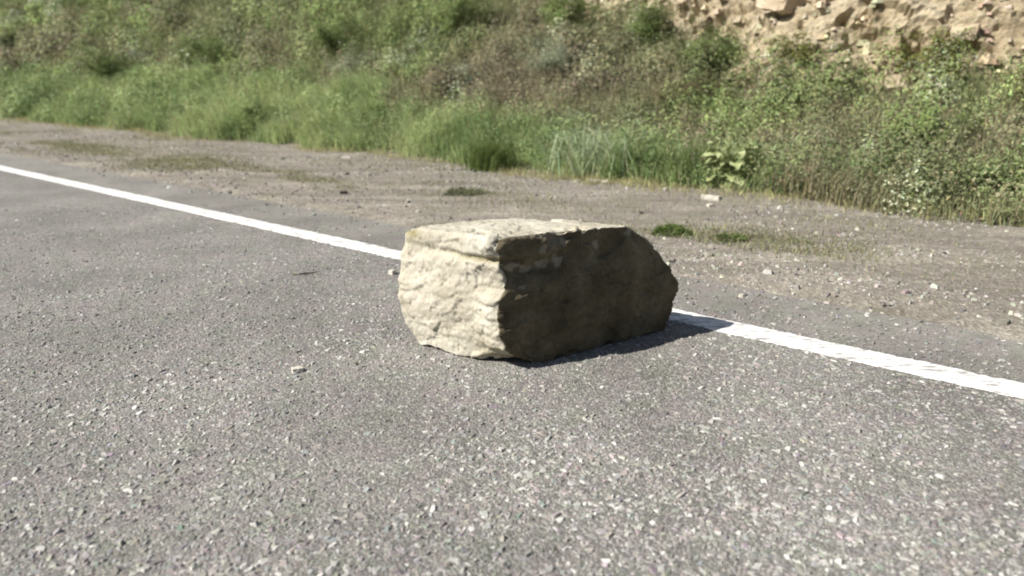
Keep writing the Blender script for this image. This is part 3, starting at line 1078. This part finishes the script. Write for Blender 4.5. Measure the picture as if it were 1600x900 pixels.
# ------------------------------------------------------------------ bare cliff above the vegetation, right
def build_cliff():
    s = np.arange(-6, 14, .065); u = np.arange(0, 7.5, .065)
    S, U = np.meshgrid(s, u, indexing='ij')
    T = cliff_foot(S) - .35 + U * .60
    Z = ground_z(S[:, :1] + 0 * U, cliff_foot(S) - .35) - .25 + U * .80
    q = np.stack([S, T, Z], -1)
    d = .45 * fbm(q * np.array([.5, .5, .8]), 5, .55) + .22 * (.5 - np.abs(fbm(q * np.array([1.3, 1.3, 2.4]) + 7, 4))) + .10 * fbm(q * 5.0, 4, .6)
    # hard bands that stick out over washed-out earth
    band = (Z + .25 * fbm(q * .7 + 2, 3)) * 1.15
    f = band % 1.0
    d += .16 * sstep(.0, .75, f) * (1 - sstep(.86, .98, f))
    pit = sstep(.22, .42, fbm(q * 2.6 + 19, 3))
    d -= .28 * pit
    # broken blocks: every cell of a coarse jittered lattice stands at its own depth
    w = q * np.array([2.1, 2.1, 3.3]) + .55 * np.stack([fbm(q * 3 + 1, 2), fbm(q * 3 + 4, 2), fbm(q * 3 + 8, 2)], -1)
    ci = np.floor(w).astype(np.int64)
    d += .20 * (_hash(ci[..., 0], ci[..., 1], ci[..., 2]) - .5)
    T2 = T - d * .8; Z2 = Z + d * .45
    o = mesh_obj("cliff", W(S.ravel(), T2.ravel(), Z2.ravel()), grid_faces(len(s), len(u))[:, ::-1], M_CLIFF, smooth=False)
    tag(o, kind="structure")
    r = np.random.default_rng(55)
    k = r.integers(0, S.size, 2600)
    sz = np.clip(r.lognormal(math.log(.045), .55, len(k)), .02, .2)
    col = jit(np.array([.38, .325, .225]), len(k), r, .25)
    V, F, C = stones(W(S.ravel()[k], T2.ravel()[k] - .02, Z2.ravel()[k]), sz, col, .5, 5, 8, .3, .7)
    tag(mesh_obj("rubble", V, F, M_STONE, parent=o, col=C), kind="stuff")
    return o


build_cliff()


def block(name, label, loc, dims, rz, seed, mat, cat="rock", sink=.2, tilt=0.0, rough=1.0, group=None):
    """broken angular stone: hull of jittered box corners, roughened"""
    r = np.random.default_rng(seed)
    bm = bmesh.new()
    for sx in (-1, 1):
        for sy in (-1, 1):
            for sz in (-1, 1):
                for k in range(2):
                    j = r.uniform(.6, 1.0, 3)
                    bm.verts.new((sx * dims[0] / 2 * j[0], sy * dims[1] / 2 * j[1], sz * dims[2] / 2 * j[2]))
    bmesh.ops.convex_hull(bm, input=bm.verts)
    junk = [v for v in bm.verts if not v.link_faces]
    bmesh.ops.delete(bm, geom=junk, context='VERTS')
    bmesh.ops.triangulate(bm, faces=bm.faces)
    bmesh.ops.subdivide_edges(bm, edges=bm.edges, cuts=4, use_grid_fill=True)
    sc = max(dims)
    P = np.array([v.co for v in bm.verts])
    nz = fbm(P / sc * 4 + seed, 4, .6) * rough
    bm.normal_update()
    for v, x in zip(bm.verts, nz):
        v.co += v.normal * float(x) * sc * .05
    me = bpy.data.meshes.new(name); bm.to_mesh(me); bm.free()
    me.materials.append(mat)
    o = bpy.data.objects.new(name, me); COL.objects.link(o)
    o.location = (loc[0], loc[1], loc[2] + dims[2] * (.5 - sink))
    o.rotation_euler = (tilt, tilt * .5, rz)
    return tag(o, label, cat, group)


def plain(name, lo, hi, sc):
    m = NT(name)
    v = m.coord()
    c = m.ramp(m.noise(v, sc, 5, .6), [(.3, lo), (.7, hi)])
    return m.done(c, .9, m.bump(m.noise(v, sc * 4, 4), .01, .6), .15)


M_PALE = plain("pale_stone", (.42, .38, .32), (.62, .58, .51), 18)
M_DARK = plain("dark_stone", (.075, .068, .060), (.14, .125, .11), 18)
M_TAN = plain("tan_block", (.32, .25, .17), (.46, .38, .28), 3)
M_BARK = plain("bark", (.045, .038, .03), (.10, .085, .065), 40)


def on_ground(s, t, dz=0.0):
    z = float(ground_z(np.array([s]), np.array([t]))[0])
    if t < EDGE - .1: z = 0.0 if t < 4.2 else -.004
    return W(np.array([s]), np.array([t]), np.array([z + dz]))[0]


block("stone", "long flat pale stone on the verge below the broad leaved plant", on_ground(3.45, 8.40), (.27, .09, .06), 2.75, 1, M_PALE)
block("stone", "small white stone on the verge below the long flat one", on_ground(3.25, 7.90), (.07, .055, .045), .4, 2, M_PALE)
block("stone", "thin pale stone lying under the yellowish ground cover", on_ground(5.3, 8.75), (.30, .10, .05), 2.9, 3, M_PALE)
block("stone", "dark grey stone on the pale wheel track at the left", on_ground(7.4, 5.85), (.11, .07, .05), .2, 4, M_DARK)
block("stone", "pale flat stone at the grass edge on the left", on_ground(10.45, 8.35), (.18, .10, .05), .1, 5, M_PALE)
block("stone", "pale pebble lying alone on the road at the left of the boulder", on_ground(3.02, 2.00), (.06, .045, .03), .5, 6, M_PALE, "pebble")
block("stone", "white pebble on the asphalt touching the boulder's left end", on_ground(4.05, 3.62), (.05, .045, .045), .9, 7, M_PALE, "pebble")
block("stone", "tiny dark stone on the verge over the boulder", on_ground(3.65, 6.95), (.05, .04, .035), .3, 8, M_DARK)


# twig on the road
def twig():
    p = on_ground(4.55, 3.20)
    root = empty("twig", tuple(p), .12)
    v = Veg()
    pts = [(-.075, 0, .008), (-.03, .008, .012), (.02, .004, .014), (.075, .016, .02)]
    for a, b, r0, r1 in zip(pts, pts[1:], (.006, .007, .006), (.007, .006, .003)):
        V, q, C = tube(a, b, r0, r1, (.06, .05, .04), 5); v.add(V, q, None, C)
    V, q, C = tube(pts[1], (-.05, -.03, .02), .004, .002, (.06, .05, .04), 4); v.add(V, q, None, C)
    v.build("branch", M_BARK, root)
    V, tr, C = leaves(np.array([[-.08, .0, .01]]), np.array([.06]), np.array([.03]), np.array([[-1, .05, .08]]) / 1.005, np.array([[.42, .38, .28]]), .2, 3)
    mesh_obj("dry_leaf", V, tr, M_LEAF, root, col=C)
    tag(root, "short dark twig with a pale dry leaf lying on the road", "twig")


twig()

# blocks standing out of the cliff
def cliff_block(label, s, up, dims, rz, seed, out=.1, tilt=.1):
    t = float(cliff_foot(np.array([s]))[0]) - .35 + up * .6
    z = float(ground_z(np.array([s]), np.array([float(cliff_foot(np.array([s]))[0]) - .35]))[0]) - .25 + up * .8
    p = W(np.array([s]), np.array([t - out]), np.array([z]))[0]
    block("cliff_rock", label, p, dims, rz, seed, M_TAN, "rock", .5, tilt, 2.6)


cliff_block("big tan rock slab overhanging a dark hollow near the top right corner of the cliff", 4.6, 2.0, (1.0, .8, .32), .5, 31, .25, .2)
cliff_block("tan rock lump in the cliff left of the overhanging slab", 6.0, 1.9, (.7, .6, .42), 1.1, 32, .1)
cliff_block("small tan rock low in the cliff under the overhanging slab", 4.6, .95, (.4, .35, .25), .3, 33, .1)
cliff_block("angular tan block in the cliff at the far right", 1.6, 1.4, (.42, .36, .26), .9, 34, .1)
cliff_block("tan boulder high in the cliff toward the far right edge", .2, 2.2, (.55, .45, .32), .2, 35, .1)
cliff_block("broken tan rock at the foot of the cliff above the yellow green bush", 3.4, .7, (.5, .4, .3), 1.6, 36, .15)
print("chips", nchips, "tris", sum(len(o.data.polygons) for o in SC.objects if o.type == 'MESH'))
